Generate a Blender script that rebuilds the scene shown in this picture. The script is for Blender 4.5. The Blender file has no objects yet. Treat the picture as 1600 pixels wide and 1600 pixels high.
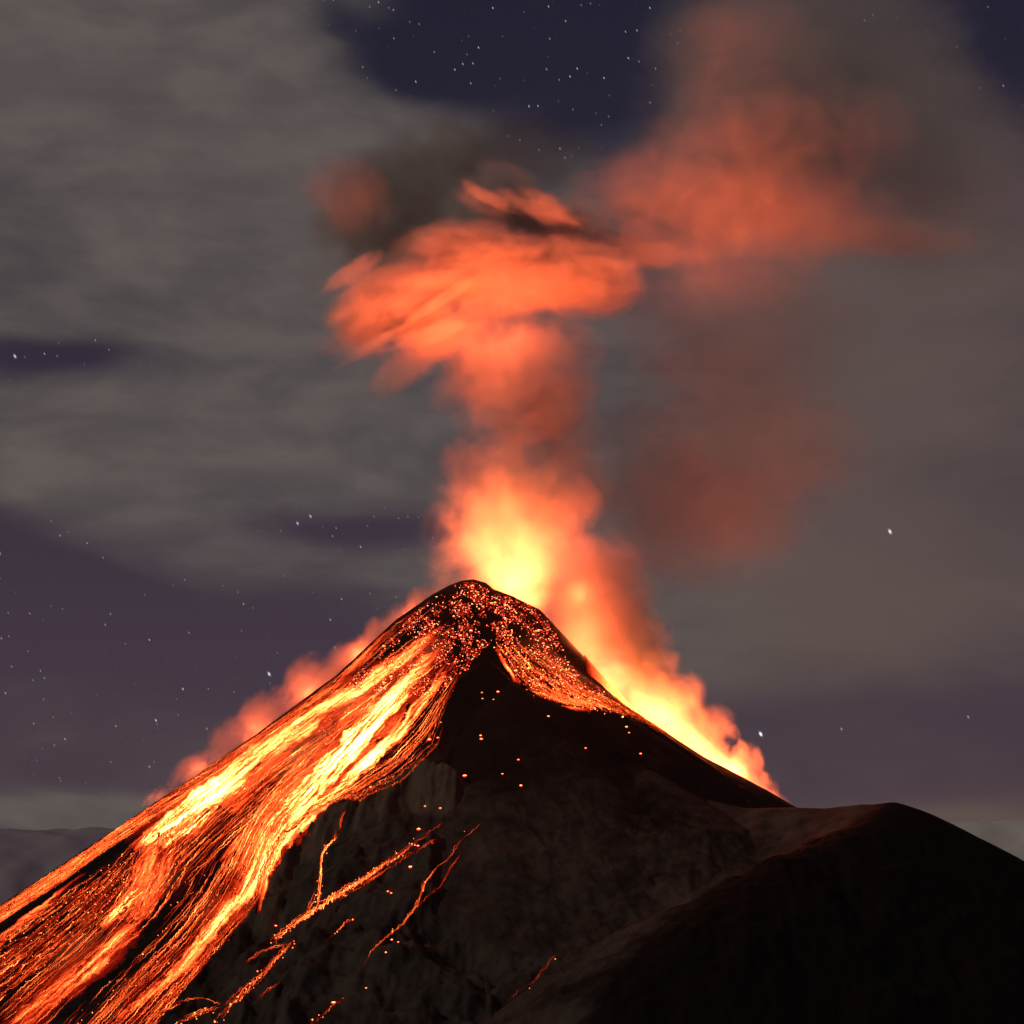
import bpy, math, random
import numpy as np
random.seed(7)
RNG = np.random.default_rng(11)
R = math.radians
scene = bpy.context.scene
C = scene.collection

# ------------------------------------------------------------------ camera
FPX, HOR = 3465.0, 1300.0          # focal length and eye level, in photograph pixels
cam = bpy.data.cameras.new('camera')
camo = bpy.data.objects.new('camera', cam)
C.objects.link(camo)
scene.camera = camo
camo.location = (0, 0, 0)
camo.rotation_euler = (R(90), 0, 0)
cam.sensor_width = 36
cam.lens = 36 * FPX / 1600
cam.shift_y = (HOR - 800) / 1600
cam.clip_start = 5
cam.clip_end = 900000

scene.view_settings.view_transform = 'Standard'
scene.view_settings.look = 'None'
scene.view_settings.exposure = 0.0
scene.view_settings.gamma = 1.0
scene.render.engine = 'CYCLES'
cy = scene.cycles
cy.use_denoising = True
try:
    cy.denoiser = 'OPENIMAGEDENOISE'
except Exception:
    pass
cy.max_bounces = 4
cy.diffuse_bounces = 2
cy.volume_bounces = 1
cy.volume_step_rate = 1.5
cy.volume_max_steps = 128
cy.sample_clamp_indirect = 3.0
cy.use_adaptive_sampling = True
cy.adaptive_threshold = 0.03

# ------------------------------------------------------------------ node helpers
class NT:
    def __init__(self, tree):
        self.t = tree
        self.t.nodes.clear()
    def n(self, typ, **kw):
        nd = self.t.nodes.new(typ)
        for k, v in kw.items():
            setattr(nd, k, v)
        return nd
    def put(self, sock, val):
        if hasattr(val, 'is_output'):
            self.t.links.new(val, sock)
        elif val is not None:
            sock.default_value = val
    def math(self, op, a, b=None, c=None, clamp=False):
        nd = self.n('ShaderNodeMath', operation=op, use_clamp=clamp)
        self.put(nd.inputs[0], a)
        if b is not None: self.put(nd.inputs[1], b)
        if c is not None: self.put(nd.inputs[2], c)
        return nd.outputs[0]
    def vm(self, op, a, b=None, c=None):
        nd = self.n('ShaderNodeVectorMath', operation=op)
        self.put(nd.inputs[0], a)
        if b is not None: self.put(nd.inputs[1], b)
        if c is not None: self.put(nd.inputs[2], c)
        return nd.outputs['Value'] if op in ('DOT_PRODUCT', 'LENGTH') else nd.outputs['Vector']
    def noise(self, vec, scale=1.0, detail=3.0, rough=0.5, dist=0.0):
        nd = self.n('ShaderNodeTexNoise')
        self.put(nd.inputs['Vector'], vec)
        nd.inputs['Scale'].default_value = scale
        nd.inputs['Detail'].default_value = detail
        nd.inputs['Roughness'].default_value = rough
        nd.inputs['Distortion'].default_value = dist
        return nd.outputs['Fac']
    def mix(self, f, a, b):
        nd = self.n('ShaderNodeMix', data_type='RGBA')
        self.put(nd.inputs[0], f)
        self.put(nd.inputs[6], a if hasattr(a, 'is_output') else (*a, 1) if len(a) == 3 else a)
        self.put(nd.inputs[7], b if hasattr(b, 'is_output') else (*b, 1) if len(b) == 3 else b)
        return nd.outputs[2]
    def smooth(self, v, a, b):
        nd = self.n('ShaderNodeMapRange', interpolation_type='SMOOTHSTEP')
        self.put(nd.inputs[0], v)
        nd.inputs[1].default_value = a
        nd.inputs[2].default_value = b
        return nd.outputs[0]
    def combine(self, x, y, z):
        nd = self.n('ShaderNodeCombineXYZ')
        self.put(nd.inputs[0], x); self.put(nd.inputs[1], y); self.put(nd.inputs[2], z)
        return nd.outputs[0]

def lin(r, g, b):
    f = lambda c: (c / 255 / 12.92) if c / 255 <= 0.04045 else ((c / 255 + 0.055) / 1.055) ** 2.4
    return (f(r), f(g), f(b))

# ------------------------------------------------------------------ night sky with moonlit cloud
MOON_EL, MOON_AZ = R(28), R(-118)       # azimuth measured from +Y, negative = left of the view
world = bpy.data.worlds.new('World')
scene.world = world
world.use_nodes = True
w = NT(world.node_tree)
co = w.n('ShaderNodeTexCoord').outputs['Generated']
sep = w.n('ShaderNodeSeparateXYZ'); w.put(sep.inputs[0], co)
az = w.math('ARCTAN2', sep.outputs[0], sep.outputs[1])
el = w.math('ARCSINE', sep.outputs[2])
# cloud coordinates: x = azimuth, y = elevation, in units of 100 "photograph pixels"
U = w.math('MULTIPLY', az, FPX / 100)
V = w.math('MULTIPLY', el, FPX / 100)
uv = w.combine(U, V, 0.0)

def skyp(px, py):
    return ((px - 800) / 100, (HOR - py) / 100)

warp = w.vm('SUBTRACT', w.n('ShaderNodeTexNoise').outputs['Color'], (0.5, 0.5, 0.5))
nz = warp.node.inputs[0].links[0].from_node
w.put(nz.inputs['Vector'], w.vm('MULTIPLY', uv, (0.22, 0.6, 1)))
nz.inputs['Scale'].default_value = 1.0
nz.inputs['Detail'].default_value = 2.5
uvw = w.vm('ADD', uv, w.vm('MULTIPLY', warp, (3.0, 0.9, 0)))

# clumps and openings of the cloud layer: (px, py, rx, ry, tilt, amount)
CLOUDS = [
    (250, 300, 620, 330, -12, 0.80), (120, 60, 420, 160, 0, 0.35), (560, 330, 260, 200, -20, 0.40),
    (300, 700, 560, 130, -6, 0.55), (560, 870, 330, 70, -10, 0.40), (60, 740, 330, 130, 0, 0.25),
    (1250, 650, 420, 420, 0, 0.62), (1350, 960, 420, 90, 3, 0.45), (1500, 420, 300, 260, 0, 0.30),
    (820, 70, 210, 165, -35, -1.0), (960, 170, 130, 80, 0, -0.40), (700, 150, 130, 45, -30, -0.45),
    (560, 95, 70, 26, -35, -0.30), (90, 578, 150, 30, 2, -0.95), (250, 215, 160, 18, 0, -0.22),
    (500, 815, 190, 45, -6, -0.60), (620, 830, 130, 60, 0, -0.35), (60, 880, 260, 70, -25, -0.55),
    (250, 990, 480, 90, -8, -0.5), (1560, 60, 100, 170, 0, -0.7), (1480, 1120, 420, 70, 0, -0.25),
    (1250, 1060, 420, 40, 0, 0.18), (60, 665, 200, 12, 0, -0.25), (380, 395, 120, 14, -4, -0.15),
    (150, 1270, 420, 26, 0, 1.25), (1540, 1325, 170, 45, -8, 1.75), (700, 1270, 1500, 20, 0, 0.2),
    (820, 200, 260, 40, 20, 0.45), (950, 930, 500, 120, 0, 0.25),
]
acc = None
for (px, py, rx, ry, rot, amp) in CLOUDS:
    c0 = skyp(px, py)
    ca, sa = math.cos(R(rot)), math.sin(R(rot))
    d = w.vm('SUBTRACT', uvw, (c0[0], c0[1], 0))
    # rotate and scale by two dot products
    a = w.vm('DOT_PRODUCT', d, (ca / rx * 100, sa / rx * 100, 0))
    b = w.vm('DOT_PRODUCT', d, (-sa / ry * 100, ca / ry * 100, 0))
    q = w.math('ADD', w.math('MULTIPLY', a, a), w.math('MULTIPLY', b, b))
    g = w.math('MULTIPLY', w.math('EXPONENT', w.math('MULTIPLY', q, -1.0)), amp)
    acc = g if acc is None else w.math('ADD', acc, g)
n1 = w.noise(w.vm('MULTIPLY', uvw, (0.18, 0.50, 1)), 1.0, 4, 0.5)
n2 = w.noise(w.vm('MULTIPLY', uvw, (0.60, 1.5, 1)), 1.0, 5, 0.55)
cl = w.math('ADD', acc, w.math('MULTIPLY', w.math('SUBTRACT', n1, 0.5), 0.62))
cl = w.math('ADD', cl, w.math('MULTIPLY', w.math('SUBTRACT', n2, 0.5), 0.42))
cl = w.math('ADD', cl, 0.10)
cov = w.smooth(cl, -0.15, 1.0)
skyc = w.mix(w.smooth(el, -0.02, 0.36), lin(68, 54, 66), lin(34, 30, 46))
cloudc = w.mix(w.smooth(n2, 0.3, 0.75), lin(83, 75, 74), lin(96, 88, 84))
cloudc = w.mix(w.smooth(U, 0.0, 6.0), cloudc, lin(91, 76, 72))
colr = w.mix(cov, skyc, cloudc)
# stars: short specks where the cloud is thin
def stars(scale, size, thr, seedoff):
    v = w.n('ShaderNodeTexVoronoi', feature='F1', voronoi_dimensions='2D')
    rotv = w.combine(w.math('ADD', w.math('MULTIPLY', U, 0.88), w.math('MULTIPLY', V, 0.47)),
                     w.math('MULTIPLY', w.math('SUBTRACT', w.math('MULTIPLY', V, 0.88), w.math('MULTIPLY', U, 0.47)), 0.5), 0.0)
    w.put(v.inputs['Vector'], rotv)
    v.inputs['Scale'].default_value = scale
    dot = w.math('SUBTRACT', 1.0, w.smooth(v.outputs['Distance'], size * 0.3, size))
    sc = w.n('ShaderNodeSeparateColor'); w.put(sc.inputs[0], v.outputs['Color'])
    on = w.math('POWER', w.smooth(sc.outputs[0], thr, 1.0), 3.0)
    gate = w.smooth(w.noise(uv, scale * 0.35 + seedoff * 0.01, 1, 0.5), 0.45, 0.6)
    return w.math('MULTIPLY', w.math('MULTIPLY', dot, gate), on)
st = w.math('ADD', w.math('MULTIPLY', stars(6.5, 0.075, 0.0, 3.3), 0.50), w.math('MULTIPLY', stars(1.5, 0.022, 0.35, 9.1), 0.9))
st = w.math('MULTIPLY', st, w.math('SUBTRACT', 1.0, w.smooth(cov, 0.10, 0.62)))
st = w.math('MULTIPLY', st, w.math('SUBTRACT', 1.0, w.math('MULTIPLY', w.smooth(U, -1.0, 3.0), w.math('SUBTRACT', 1.0, w.smooth(V, 6.0, 9.0)))))
# a few bright ones seen through the thin cloud
for (px, py, s_, amp) in ((1187, 1148, 1.5, 2.0), (1385, 840, 1.6, 1.2), (422, 1055, 1.4, 1.0), (12, 877, 1.4, 1.0),
                          (36, 585, 1.3, 0.8), (1543, 75, 1.3, 0.8), (1503, 1124, 1.0, 0.4), (1311, 1141, 1.0, 0.35), (466, 823, 1.1, .7), (486, 812, 1.1, .6)):
    c0 = skyp(px, py)
    d = w.vm('SUBTRACT', uv, (c0[0], c0[1], 0))
    a = w.vm('DOT_PRODUCT', d, (0.88 * 100 / s_, 0.47 * 100 / s_, 0))
    b = w.vm('DOT_PRODUCT', d, (-0.47 * 55 / s_, 0.88 * 55 / s_, 0))
    q = w.math('ADD', w.math('MULTIPLY', a, a), w.math('MULTIPLY', b, b))
    st = w.math('ADD', st, w.math('MULTIPLY', w.math('EXPONENT', w.math('MULTIPLY', q, -1.0)), amp))
starcol = w.vm('SCALE', (0.8, 0.85, 1.0)); w.put(starcol.node.inputs['Scale'], st)
tot = w.vm('ADD', colr, starcol)
below = w.smooth(el, -0.10, -0.03)
tot2 = w.mix(below, lin(30, 26, 30), tot)
bg = w.n('ShaderNodeBackground'); w.put(bg.inputs[0], tot2); bg.inputs[1].default_value = 1.0
sky = w.n('ShaderNodeTexSky', sky_type='NISHITA')
sky.sun_disc = False
sky.sun_elevation = MOON_EL
sky.sun_rotation = MOON_AZ
bg2 = w.n('ShaderNodeBackground'); w.put(bg2.inputs[0], sky.outputs[0]); bg2.inputs[1].default_value = 0.0012
ad = w.n('ShaderNodeAddShader'); w.put(ad.inputs[0], bg.outputs[0]); w.put(ad.inputs[1], bg2.outputs[0])
wo = w.n('ShaderNodeOutputWorld'); w.put(wo.inputs[0], ad.outputs[0])

# ------------------------------------------------------------------ the moon (the one directional lamp)
mo = bpy.data.lights.new('moonlight', 'SUN')
mo.energy = 0.6
mo.angle = R(0.6)
mo.color = (1.0, 0.84, 0.68)
moo = bpy.data.objects.new('moonlight', mo)
C.objects.link(moo)
dirv = (math.sin(MOON_AZ) * math.cos(MOON_EL), math.cos(MOON_AZ) * math.cos(MOON_EL), math.sin(MOON_EL))
import mathutils
moo.rotation_euler = mathutils.Vector(dirv).to_track_quat('Z', 'Y').to_euler()

# lava light of the vent and hidden right-flank flow, plus added fill lamps
def W(px, py, y):
    return ((px - 800) * y / FPX, y, (HOR - py) * y / FPX)
def orange_lamp(name, px, py, y, power, radius, falloff=None, cone=None):
    l = bpy.data.lights.new(name, 'SPOT' if cone else 'POINT')      # a cone opens straight up
    if cone:
        l.spot_size = R(cone); l.spot_blend = 0.6
    l.energy = power
    l.shadow_soft_size = radius
    l.color = (1.0, 0.13, 0.034)
    if falloff:
        l.use_nodes = True
        t = NT(l.node_tree)
        em = t.n('ShaderNodeEmission'); em.inputs[0].default_value = (1, 1, 1, 1)
        fo = t.n('ShaderNodeLightFalloff'); fo.inputs['Strength'].default_value = 1.0
        fo.inputs['Smooth'].default_value = 0
        t.put(em.inputs[1], fo.outputs[falloff])
        out = t.n('ShaderNodeOutputLight'); t.put(out.inputs[0], em.outputs[0])
    o = bpy.data.objects.new(name, l)
    o.location = W(px, py, y)
    if cone: o.rotation_euler = (R(180), 0, 0)
    C.objects.link(o)
    return o
orange_lamp('vent_glow', 806, 928, 3092, 1.25e5, 10, 'Linear', 162)
orange_lamp('plume_fill', 730, 560, 2940, 2e6, 30)  # added lamp in empty air before the column, lights the plume
orange_lamp('plume_fill', 730, 590, 2950, 1.3e7, 30, None, 158)  # added upward lamp in empty air, brightens the mushroom head
orange_lamp('plume_fill', 1120, 480, 2960, 4.2e6, 30, None, 158)  # added upward lamp below the upper-right smoke, no source there
orange_lamp('billow_fill', 915, 985, 3062, 6e5, 25)  # added lamp inside the billow to brighten it
orange_lamp('billow_fill', 905, 930, 3078, 5e5, 12)  # second added lamp, in the upper part of the billow
for (px, py, y) in ((930, 1050, 3040), (1050, 1130, 3040), (1150, 1200, 3040)):
    orange_lamp('flank_flow_glow', px, py, y, 2.2e6, 12)
for (px, py, y, e) in ((640, 965, 3045, 2.5e5), (560, 1024, 3045, 3e5), (480, 1082, 3045, 3e5), (400, 1140, 3045, 2.5e5), (310, 1200, 3045, 1.8e5), (240, 1248, 3045, 8e4)):
    orange_lamp('flank_flow_glow', px, py, y, e, 12)

# ------------------------------------------------------------------ tagging helpers
def tag(o, label=None, cat=None, group=None, kind=None):
    if label: o['label'] = label
    if cat: o['category'] = cat
    if group: o['group'] = group
    if kind: o['kind'] = kind
    return o
def empty(name, loc=(0, 0, 0)):
    o = bpy.data.objects.new(name, None)
    o.location = loc
    o.empty_display_size = 5
    C.objects.link(o)
    return o
def mesh_obj(name, verts, faces, mat, parent=None, smooth=False, attrs=None):
    """verts (n,3) array, faces (m,k) array with k 3 or 4"""
    me = bpy.data.meshes.new(name)
    verts = np.asarray(verts, dtype=np.float32); faces = np.asarray(faces, dtype=np.int32)
    k = faces.shape[1]
    me.vertices.add(len(verts)); me.vertices.foreach_set('co', verts.ravel())
    me.loops.add(faces.size); me.loops.foreach_set('vertex_index', faces.ravel())
    me.polygons.add(len(faces)); me.polygons.foreach_set('loop_start', np.arange(len(faces), dtype=np.int32) * k)
    me.polygons.foreach_set('use_smooth', np.full(len(faces), smooth))
    me.update(calc_edges=True)
    for nm, arr in (attrs or {}).items():
        a = me.attributes.new(nm, 'FLOAT', 'POINT')
        a.data.foreach_set('value', np.asarray(arr, dtype=np.float32))
    me.materials.append(mat)
    o = bpy.data.objects.new(name, me)
    C.objects.link(o)
    if parent: o.parent = parent
    return o

# ------------------------------------------------------------------ noise in numpy
def vnoise(x, y, seed):
    g = np.random.default_rng(seed).random((256, 256)).astype(np.float32)
    xi = np.floor(x).astype(int); yi = np.floor(y).astype(int)
    fx = x - xi; fy = y - yi
    fx = fx * fx * (3 - 2 * fx); fy = fy * fy * (3 - 2 * fy)
    a = g[xi & 255, yi & 255]; b = g[(xi + 1) & 255, yi & 255]
    c = g[xi & 255, (yi + 1) & 255]; d = g[(xi + 1) & 255, (yi + 1) & 255]
    return (a * (1 - fx) + b * fx) * (1 - fy) + (c * (1 - fx) + d * fx) * fy - 0.5
def fbm(x, y, seed, octaves=5, gain=0.5):
    s = 0; a = 1.0; f = 1.0
    for i in range(octaves):
        s = s + a * vnoise(x * f + 17.3 * i, y * f + 5.1 * i, seed + i)
        a *= gain; f *= 2.03
    return s
def ridged(x, y, seed, octaves=4, gain=0.5):
    s = 0; a = 1.0; f = 1.0
    for i in range(octaves):
        s = s + a * (0.5 - 2 * np.abs(vnoise(x * f + 9.7 * i, y * f + 3.3 * i, seed + i)))
        a *= gain; f *= 2.1
    return s

# ------------------------------------------------------------------ terrain
STEP = 2.5
xs = np.arange(-1250, 1350 + STEP, STEP); ys = np.arange(1750, 3800 + STEP, STEP)
XX, YY = np.meshgrid(xs, ys, indexing='ij')
XX = XX.astype(np.float64); YY = YY.astype(np.float64)
APX, APY = -52.0, 3000.0
APZ = (HOR - 905) * 3000 / FPX
S0 = 3000 / FPX
pl_r = np.array([0, 20, 38, 65, 123, 215, 340, 490, 740, 2200]) * S0
pl_d = np.array([0, 3, 10, 25, 66, 153, 247, 350, 519, 1365]) * S0
pr_r = np.array([0, 20, 45, 85, 145, 175, 235, 285, 360, 455, 492, 740, 2200]) * S0
pr_d = np.array([0, 6, 28, 72, 131, 154, 198, 231, 281, 332, 354, 500, 1350]) * S0
dx = XX - APX; dy = YY - APY
rr = np.hypot(dx, dy)
th = np.arctan2(dy, dx)
wR = 0.5 + 0.5 * np.cos(th)
wR = wR * wR * (3 - 2 * wR)
drop = np.interp(rr, pl_r, pl_d) * (1 - wR) + np.interp(rr, pr_r, pr_d) * wR
cone = APZ - drop
def smax(a, b, k):
    h = np.clip(k - np.abs(a - b), 0, None) / k
    return np.maximum(a, b) + h * h * k * 0.25
def ridge(pts, slope, rnd=6.0, slope_back=None):
    best = np.full(XX.shape, -1e9)
    for (x0, y0, z0), (x1, y1, z1) in zip(pts[:-1], pts[1:]):
        ex, ey = x1 - x0, y1 - y0
        L2 = ex * ex + ey * ey + 1e-6
        t = np.clip(((XX - x0) * ex + (YY - y0) * ey) / L2, 0, 1)
        d = np.hypot(XX - x0 - t * ex, YY - y0 - t * ey)
        best = np.maximum(best, z0 + t * (z1 - z0) - slope * (np.sqrt(d * d + rnd * rnd) - rnd))
    return best
def depthmap(Z):
    """first hit depth for every photograph pixel column/row (2 px grid)"""
    cols = np.arange(-200, 1801, 2); ts = np.arange(1800, 3500, 2.0)
    CX = (cols - 800)[:, None] / FPX * ts[None, :]
    fi = (CX - xs[0]) / STEP; fj = np.broadcast_to((ts[None, :] - ys[0]) / STEP, CX.shape)
    i0 = np.clip(np.floor(fi).astype(int), 0, len(xs) - 2); j0 = np.clip(np.floor(fj).astype(int), 0, len(ys) - 2)
    a = np.clip(fi - i0, 0, 1); b = np.clip(fj - j0, 0, 1)
    z = (Z[i0, j0] * (1 - a) + Z[i0 + 1, j0] * a) * (1 - b) + (Z[i0, j0 + 1] * (1 - a) + Z[i0 + 1, j0 + 1] * a) * b
    py = HOR - z / ts[None, :] * FPX
    cm = np.minimum.accumulate(py, axis=1)         # highest row reached so far
    rows = np.arange(850, 1701, 2)
    D = np.full((len(cols), len(rows)), np.nan)
    for c in range(len(cols)):
        k = np.searchsorted(-cm[c], -rows.astype(float))
        ok = k < len(ts)
        D[c, ok] = ts[k[ok]]
    return D
def lookup(D, px, py):
    i = np.clip(np.round((np.asarray(px) + 200) / 2).astype(int), 0, D.shape[0] - 1)
    j = np.clip(np.round((np.asarray(py) - 850) / 2).astype(int), 0, D.shape[1] - 1)
    return D[i, j]
D0 = depthmap(cone)
def on_cone(pts, near, D=D0):
    out = []
    for px, py in pts:
        y = float(lookup(D, px, py))
        if not np.isfinite(y): y = 2980
        y -= near
        out.append(W(px, py, y))
    return out
# crater rim behind the summit on the right
rim = ridge([W(748, 912, 3010), W(800, 931, 3035), W(838, 950, 3045), W(866, 980, 3045), W(882, 1010, 3042), W(900, 1048, 3036), W(925, 1085, 3026)], 1.1, 4)
cone = smax(cone, rim, 4)
# dark ash hump on the right face
hump = ridge(on_cone([(762, 1030), (800, 1068), (850, 1097), (905, 1106), (965, 1113), (1005, 1130)], 26), 0.66, 5)
hump_mask = hump > cone
vol = smax(cone, hump, 4)
# rocky buttress between the lava arms
Dv = depthmap(vol)
butt = ridge(on_cone([(705, 1205), (650, 1204), (570, 1246), (500, 1277), (455, 1306), (432, 1345), (418, 1395)], 30, Dv), 1.25, 10)
flu = ridged(th * 26, rr / 220, 40, 4) * 9 + fbm(XX / 30, YY / 30, 61, 4) * 8
butt = butt + flu * np.clip((butt - cone + 60) / 60, 0, 1)
butt_mask = np.clip((butt - vol + 3) / 6, 0, 1)
vol = smax(vol, butt, 3)
# gullies running down the cone, deeper low on the flanks, and rough rock low in front
amp = np.clip((rr - 120) / 500, 0, 1)
gul = ridged(th * 9, rr / 600, 5, 4) * 9 * amp + ridged(th * 34, rr / 300, 25, 3) * 3.2 * amp
front = np.clip((-dy - 330) / 200, 0, 1) * np.clip((th + 2.2) / 0.3, 0, 1) * (dy < 0)
nf0 = fbm(XX / 70, YY / 70, 71, 3) * 1.6
rough = ridged(th * 14 + nf0, rr / 110, 77, 5) * 14 * front + fbm(XX / 45, YY / 45, 90, 5) * 22 * front
small = fbm(XX / 14, YY / 14, 130, 3) * (0.4 + 2.4 * front) * np.clip(rr / 150, 0.25, 1)
side = np.clip(np.abs(np.cos(th)) * 3 - 2.2, 0, 1)        # keep the skyline clean
vol = vol + (gul + rough) * (1 - 0.85 * side) * np.where(hump_mask, 0.35, 1.0) + small * np.where(hump_mask, 0.4, 1.0)

# near shoulder hill on the right
lft = on_cone([(960, 1168), (1010, 1203)], 14, depthmap(vol))
hillr = ridge(lft + [W(1055, 1230, 2700), W(1110, 1251, 2690), W(1165, 1263, 2670), W(1235, 1262, 2640), W(1290, 1263, 2600),
                     W(1345, 1257, 2560), W(1395, 1257, 2520), W(1425, 1272, 2500), W(1500, 1318, 2500), W(1600, 1381, 2500),
                     W(1900, 1575, 2480)], 0.60, 8)
spur = ridge([W(1395, 1259, 2510), W(1330, 1302, 2440), W(1215, 1350, 2360), W(1120, 1405, 2280), W(1030, 1490, 2200),
              W(950, 1600, 2110), W(900, 1720, 2020)], 0.60, 45)
hill = smax(hillr, spur, 14)
hn = ridged(XX / 70, YY / 160, 200, 5) * 7 + fbm(XX / 40, YY / 40, 210, 5) * 9
hd = np.clip((hillr - hill + 30) / 30, 0, 1)
crestw = np.clip((np.maximum(hillr, spur) * 0 + (HOR * 0)) + np.hypot(XX - 430, YY - 2540) / 260, 0.12, 1)
below_crest = np.clip((np.interp(XX, [100, 260, 450, 560, 900], [60, 30, 30, -10, -190]) - hill) / 40, 0.05, 1)
hill = hill + hn * below_crest * crestw + (fbm(XX / 10, YY / 10, 230, 3) * 1.8 + ridged(XX / 26, YY / 60, 240, 4) * 2.2) * below_crest

def grid_mesh(name, Z, keep, mat, attrs, kind='structure'):
    nx, ny = Z.shape
    idx = np.arange(nx * ny).reshape(nx, ny)
    f = np.stack([idx[:-1, :-1], idx[1:, :-1], idx[1:, 1:], idx[:-1, 1:]], -1).reshape(-1, 4)
    kf = (keep[:-1, :-1] | keep[1:, :-1] | keep[1:, 1:] | keep[:-1, 1:]).ravel()
    f = f[kf]
    used = np.unique(f)
    remap = np.full(nx * ny, -1); remap[used] = np.arange(len(used))
    v = np.stack([XX.ravel()[used], YY.ravel()[used], Z.ravel()[used]], -1)
    o = mesh_obj(name, v, remap[f], mat, smooth=True, attrs={k: a.ravel()[used] for k, a in attrs.items()})
    return o

def ground_material(name, ash, rock, bump=1.0):
    m = bpy.data.materials.new(name); m.use_nodes = True
    t = NT(m.node_tree)
    pos = t.n('ShaderNodeNewGeometry').outputs['Position']
    ra = t.n('ShaderNodeAttribute', attribute_name='rock').outputs['Fac']
    na = t.noise(pos, 0.035, 8, 0.68)
    nb = t.noise(t.vm('MULTIPLY', pos, (1, 1, 0.35)), 0.07, 5, 0.6)
    f = t.math('ADD', ra, t.math('MULTIPLY', t.math('SUBTRACT', na, 0.5), 1.0))
    col = t.mix(t.smooth(f, 0.0, 1.0), ash, rock)
    col = t.mix(t.smooth(f, 1.05, 1.5), col, (rock[0] * 1.5, rock[1] * 1.4, rock[2] * 1.2))
    col = t.mix(t.math('MULTIPLY', t.math('MULTIPLY', t.smooth(nb, 0.45, 0.8), 0.4), t.smooth(f, 0.1, 0.6)), col, (rock[0] * 1.3, rock[1] * 1.25, rock[2] * 1.2))
    col = t.mix(t.math('MULTIPLY', t.smooth(nb, 0.5, 0.2), 0.5), col, (ash[0] * 0.6, ash[1] * 0.6, ash[2] * 0.6))
    bs = t.n('ShaderNodeBsdfPrincipled')
    t.put(bs.inputs['Base Color'], col)
    bs.inputs['Roughness'].default_value = 0.95
    bs.inputs['Specular IOR Level'].default_value = 0.1
    hgt = t.math('ADD', t.noise(pos, 0.08, 6, 0.6), t.math('MULTIPLY', t.noise(pos, 0.3, 5, 0.7), 0.35))
    bp = t.n('ShaderNodeBump'); bp.inputs['Strength'].default_value = bump; bp.inputs['Distance'].default_value = 3.0
    hgt = t.math('MULTIPLY', hgt, t.math('ADD', 0.30, t.smooth(f, 0.0, 0.7)))
    t.put(bp.inputs['Height'], hgt)
    t.put(bs.inputs['Normal'], bp.outputs[0])
    out = t.n('ShaderNodeOutputMaterial'); t.put(out.inputs[0], bs.outputs[0])
    return m
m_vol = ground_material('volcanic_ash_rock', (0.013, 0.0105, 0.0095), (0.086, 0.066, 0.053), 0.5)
m_hill = ground_material('hill_ground_shade', (0.009, 0.0064, 0.0058), (0.086, 0.066, 0.053), 0.4)  # near-black first tone carries the painted shade of the spur side

nf_ = fbm(XX / 90, YY / 90, 305, 4)
low = np.clip((-dy - 300 - 90 * nf_) / 170, 0, 1) * np.clip((th + 2.15) / 0.25, 0, 1) * (dy < 0)
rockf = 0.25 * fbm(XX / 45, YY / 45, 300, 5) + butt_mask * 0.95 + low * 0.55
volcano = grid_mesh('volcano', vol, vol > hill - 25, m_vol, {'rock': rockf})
tag(volcano, 'steep dark ash cone of the erupting volcano', 'volcano', kind='structure')
# shade painted into the colour: near-black spur and right side, paler rock left
shade_edge_x = np.interp(YY, [1750, 2020, 2110, 2200, 2280, 2360, 2440, 2510, 2600], [20, 50, 82, 130, 195, 260, 350, 432, 440])
hrock = 0.55 + 0.3 * fbm(XX / 45, YY / 45, 330, 5) - 0.45 * np.clip((240 - XX) / 110, 0, 1) * np.clip((YY - 2500) / 80, 0, 1) - 0.75 * np.clip((XX - shade_edge_x + 45 + 30 * fbm(XX / 50, YY / 50, 340, 3)) / 90, 0, 1)
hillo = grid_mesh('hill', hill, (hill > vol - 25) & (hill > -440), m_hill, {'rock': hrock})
tag(hillo, 'smooth dark shoulder hill in front of the cone on the right', 'hill', kind='structure')

TOP = np.maximum(vol, hill)
DM = depthmap(TOP)

# valley covered by a low deck of mist, out to the horizon
m_deck = bpy.data.materials.new('valley_mist'); m_deck.use_nodes = True
t = NT(m_deck.node_tree)
pos = t.n('ShaderNodeNewGeometry').outputs['Position']
nn = t.noise(t.vm('MULTIPLY', pos, (0.0004, 0.0001, 0)), 1.0, 5, 0.6)
sp_ = t.n('ShaderNodeSeparateXYZ'); t.put(sp_.inputs[0], pos)
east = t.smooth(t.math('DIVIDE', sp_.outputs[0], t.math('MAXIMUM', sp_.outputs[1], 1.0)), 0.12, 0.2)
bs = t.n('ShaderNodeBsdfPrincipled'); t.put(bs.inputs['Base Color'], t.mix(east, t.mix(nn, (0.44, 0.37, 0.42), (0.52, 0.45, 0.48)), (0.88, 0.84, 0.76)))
bs.inputs['Roughness'].default_value = 1.0; bs.inputs['Specular IOR Level'].default_value = 0.0
out = t.n('ShaderNodeOutputMaterial'); t.put(out.inputs[0], bs.outputs[0])
na_, nr_ = 1440, 70
angs = np.linspace(-math.pi, math.pi, na_ + 1)[:-1]
rads = np.r_[0.01, 3000, 6000, np.geomspace(8000, 60000, nr_ - 5), 120000, 400000]
nr_ = len(rads)
AG, RD = np.meshgrid(angs, rads, indexing='ij')
gxx = np.sin(AG) * RD; gyy = np.cos(AG) * RD
rise = np.clip((RD - 9000) / 24000, 0, 1); rise = rise * rise * (3 - 2 * rise)
top = 45 + 150 * np.clip((AG - 0.15) / 0.06, 0, 1)
bump_ = fbm(np.sin(AG) * 60 + 90, np.cos(AG) * 60 + RD / 5000, 800, 5, 0.55) * 90 + fbm(np.sin(AG) * 250 + 90, RD / 1500, 820, 3) * 25
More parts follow.
